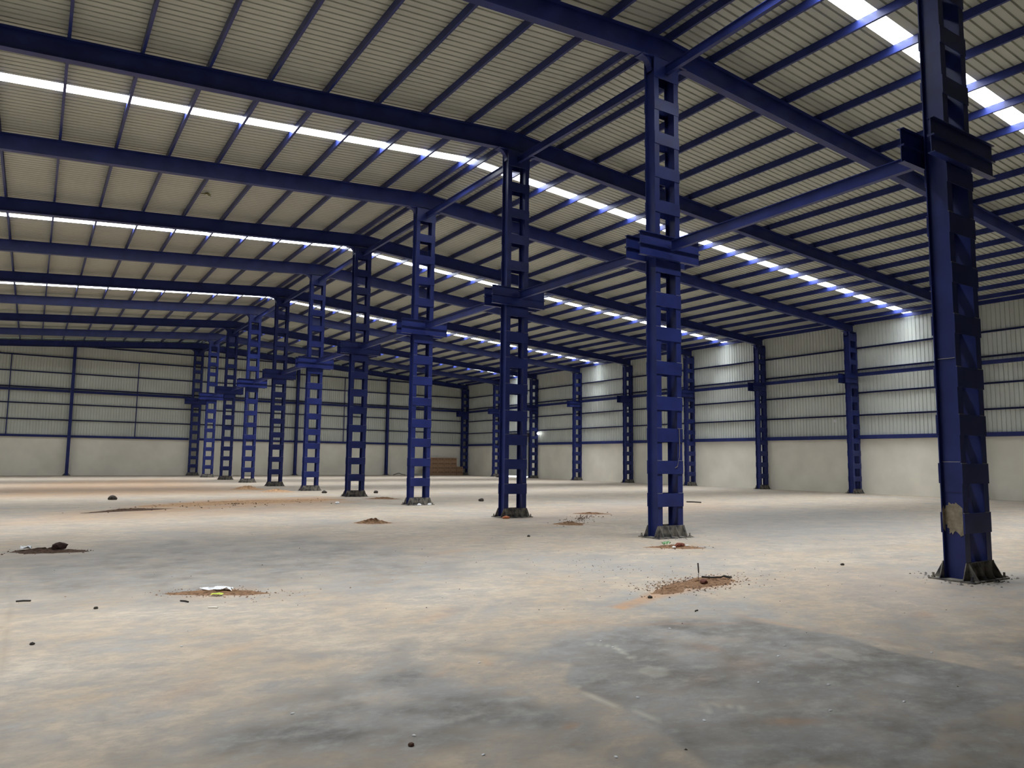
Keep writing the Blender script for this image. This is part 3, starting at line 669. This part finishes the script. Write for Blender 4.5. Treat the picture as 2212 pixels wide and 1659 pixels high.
stuff('soil_crumbs', 'brown crumbs fringing the rust brown soil patch', 'crumbs', crumbs(-9.5, 9.35, 0.95, 0.42, 350, 0.004, 0.014, SOIL, 42, ang=-0.5))
thing('brick_piece', 'broken red brick piece on the soil in front of the second column', 'brick', (-1.18, 10.06, 0.015), me=lump(0.12, 0.07, 0.055, 31, BRICK, 'brick_piece'))
thing('brick_piece', 'dark brick lump on the soil heap at the left edge', 'brick', (-10.98, 14.6, 0.03), me=lump(0.13, 0.09, 0.075, 32, DARKB, 'brick_piece'))
thing('brick_piece', 'orange brick chip at the foot of the third column', 'brick', (-0.45, 17.25, 0), me=lump(0.12, 0.06, 0.05, 33, mat('orange_brick', (0.5, 0.17, 0.08), 0.9), 'brick_piece'))
def scrap(name, pts, mt, zf=0.02, seed=1, n=6):
    """crumpled sheet: a small wavy grid cut to the outline of a stretched rectangle"""
    rg = random.Random(seed); (lx, ly) = pts; b = MB(); m_ = n
    vs = [((i / n - .5) * lx + rg.uniform(-.06, .06) * lx, (j / m_ - .5) * ly + rg.uniform(-.08, .08) * ly, rg.uniform(0.1, 1) * zf) for j in range(m_ + 1) for i in range(n + 1)]
    b.add(vs, [(j * (n + 1) + i, j * (n + 1) + i + 1, (j + 1) * (n + 1) + i + 1, (j + 1) * (n + 1) + i) for j in range(m_) for i in range(n)])
    me_ = b.mesh(name, mt); return me_
thing('plastic_scrap', 'crumpled white plastic sheet lying on the rust brown soil patch', 'plastic scrap', (-9.52, 9.40, 0.022), me=scrap('plastic_scrap', (0.36, 0.14), WHITEP, 0.05, 1), rot=(0, 0, -0.5))
thing('wrapper', 'yellow and green wrapper beside the white plastic sheet', 'wrapper', (-9.57, 9.16, 0.012), me=scrap('wrapper', (0.13, 0.07), YELLOWP, 0.02, 2, 3), rot=(0, 0, -0.4))
thing('plastic_scrap', 'pale green plastic scrap behind the red brick piece', 'plastic scrap', (-1.28, 10.32, 0.03), me=scrap('plastic_scrap', (0.17, 0.12), GREENP, 0.07, 3), rot=(0, 0, 0.2))
thing('plastic_scrap', 'white scrap on the dark soil heap at the left edge', 'plastic scrap', (-11.45, 14.85, 0.02), me=scrap('plastic_scrap', (0.16, 0.12), WHITEP, 0.08, 4, 3))
thing('paper_scrap', 'tiny white scrap touching the left of the red brick piece', 'scrap', (-1.36, 10.03, 0.015), me=lump(0.045, 0.03, 0.02, 41, WHITEP, 'paper_scrap'))
thing('paper_scrap', 'tiny white scrap touching the right of the red brick piece', 'scrap', (-1.02, 10.03, 0.015), me=lump(0.035, 0.03, 0.025, 42, WHITEP, 'paper_scrap'))
# twig and rod on the heap
b = MB(); b.tube([(-3.74, 7.22, 0.0), (-3.735, 7.22, 0.10)], 0.004, 6); b.tube([(-3.735, 7.22, 0.10), (-3.745, 7.22, 0.23)], 0.009, 6)
thing('metal_rod', 'short dark rod standing upright in the soil heap', 'rod', me=b.mesh('metal_rod', TWIG))
b = MB(); b.tube([(-3.72, 7.18, 0.05), (-3.62, 7.10, 0.045), (-3.48, 7.06, 0.04), (-3.38, 7.09, 0.05), (-3.28, 7.04, 0.03)], 0.013, 6, 0.009); b.tube([(-3.40, 7.08, 0.05), (-3.30, 7.14, 0.04)], 0.008, 6); b.tube([(-3.42, 7.08, 0.05), (-3.36, 6.99, 0.03)], 0.009, 6)
thing('twig', 'bent black twig lying on the soil heap right of the rod', 'twig', me=b.mesh('twig', TWIG))
thing('clod', 'round reddish clod on the front of the soil heap with the rod', 'clod', (-3.95, 6.93, 0.01), me=lump(0.055, 0.045, 0.04, 51, mat('red_clod', (0.14, 0.05, 0.035), 0.9), 'clod'))
for x, y, s, lab in ((-5.25, 6.57, 0.026, 'small black pebble just left below the soil heap with the rod'), (-0.58, 7.14, 0.028, 'small dark pebble alone on the clean floor left of the nearest column'),
                     (-9.58, 3.92, 0.016, 'brown nut-like pebble in the foreground near the bottom edge'), (-11.36, 7.59, 0.018, 'small dark pebble near the left edge in the foreground'),
                     (3.18, 24.72, 0.10, 'dark stone on the floor between the third and fourth centre columns'), (2.0, 32.3, 0.10, 'greenish dark stone just left of the fourth centre column'), (-0.2, 33.0, 0.10, 'dark stone right of the fifth centre column'),
                     (-8.9, 30.5, 0.13, 'dark stone on the far sandy floor at left'), (-2.6, 13.0, 0.03, 'tiny red-brown stone in the middle of the grey floor at left'), (-10.8, 9.0, 0.02, 'tiny stone left of the rust brown soil patch'), (24.6, 58.0, 0.16, 'dark stone far off before the shutter')):
    thing('pebble', lab, 'pebble', (x, y, 0), me=lump(s * 1.2, s, s * 0.8, int(abs(x * 100)), STONE if 'nut' not in lab else mat('brown_nut', (0.10, 0.04, 0.02), 0.6), 'pebble'))
chips = [(-9.99, 4.78), (-5.95, 6.87), (-8.39, 5.19), (-7.15, 5.03), (-7.1, 5.25), (-9.5, 4.05), (-6.9, 3.7), (-6.5, 3.4), (-6.15, 4.1), (-5.8, 4.3), (-7.85, 3.35), (-7.0, 3.05), (-8.7, 3.2), (-6.4, 2.9), (-7.9, 3.9), (-9.3, 3.6), (-4.9, 3.5), (-10.3, 6.9), (-6.2, 5.3)]
ch = lump(0.014, 0.009, 0.005, 61, WHITEP, 'white_chip')
for k, (x, y) in enumerate(chips):
    thing('white_chip', 'tiny white chip lying on the bare concrete in the foreground', 'chip', (x, y, 0), 'white chips on the concrete', me=ch, rot=(0, 0, k * 1.7))
for x, y, l, a, lab in ((-11.44, 9.81, 0.14, 0.3, 'short dark stick near the left edge of the floor'), (-9.95, 8.95, 0.13, -0.5, 'short dark stick left of the rust brown soil patch'), (-9.75, 8.45, 0.10, 0.0, 'pale sliver in front of the rust brown soil patch'),
                        (-5.35, 5.75, 0.07, 0.9, 'tiny bent twig on the grey patch before the nearest column'), (10.6, 20.8, 0.6, -0.6, 'thin dark stick lying on the floor beyond the second column')):
    b = MB(); rr = 0.004 + l * 0.035; b.tube([(-l / 2, 0, rr), (0, 0.01, rr * 1.2), (l / 2, 0, rr)], rr, 6)
    thing('stick', lab, 'stick', (x, y, 0), me=b.mesh('stick', TWIG if 'pale' not in lab else PLASTER), rot=(0, 0, a - 0.57))
for k, (x, y) in enumerate(((1.45, 23.2), (-0.15, 23.3), (0.25, 23.3))):
    thing('rubble_lump', ['white rubble lump right of the foot of the fifth column', 'white rubble lump at the left foot of the fourth column', 'white rubble lump at the middle foot of the fourth column'][k], 'rubble',
          (x, y, 0) if k else (-2.35, 25.3, 0), me=lump(0.08, 0.06, 0.05, 70 + k, WHITEP, 'rubble_lump'))
# tag on the side wall, tuft on the roof sheet, thin wire
b = MB(); b.box(-0.004, 0, -0.09, 0.09, -0.09, 0.09)
thing('paper_tag', 'small white tag stuck on the right wall cladding left of a lattice column', 'tag', (26.515, 25.05, 4.0), me=b.mesh('paper_tag', WHITEP))

b = MB(); rg = random.Random(9)
for k in range(9):
    a = rg.uniform(0, 6.28); l = rg.uniform(0.12, 0.3)
    b.tube([(0, 0, 0), (l * 0.5 * math.cos(a), l * 0.5 * math.sin(a), -0.05), (l * math.cos(a), l * math.sin(a), -rg.uniform(0.02, 0.08))], 0.03, 5, 0.01)
thing('leaf_tuft', 'small olive tuft stuck under the left roof slope between two purlins', 'tuft', (-6.84, 27.15, roofz(6.84) - 0.045), me=b.mesh('leaf_tuft', OLIVE))
b = MB(); b.tube([(0, 0, 0), (0.004, 0, -0.6), (0, 0, -1.5)], 0.008, 5)
thing('hanging_wire', 'thin pale wire hanging from the roof at the left edge', 'wire', (-13.1, 36.0, rbot(13.1)), me=b.mesh('hanging_wire', SHUT))
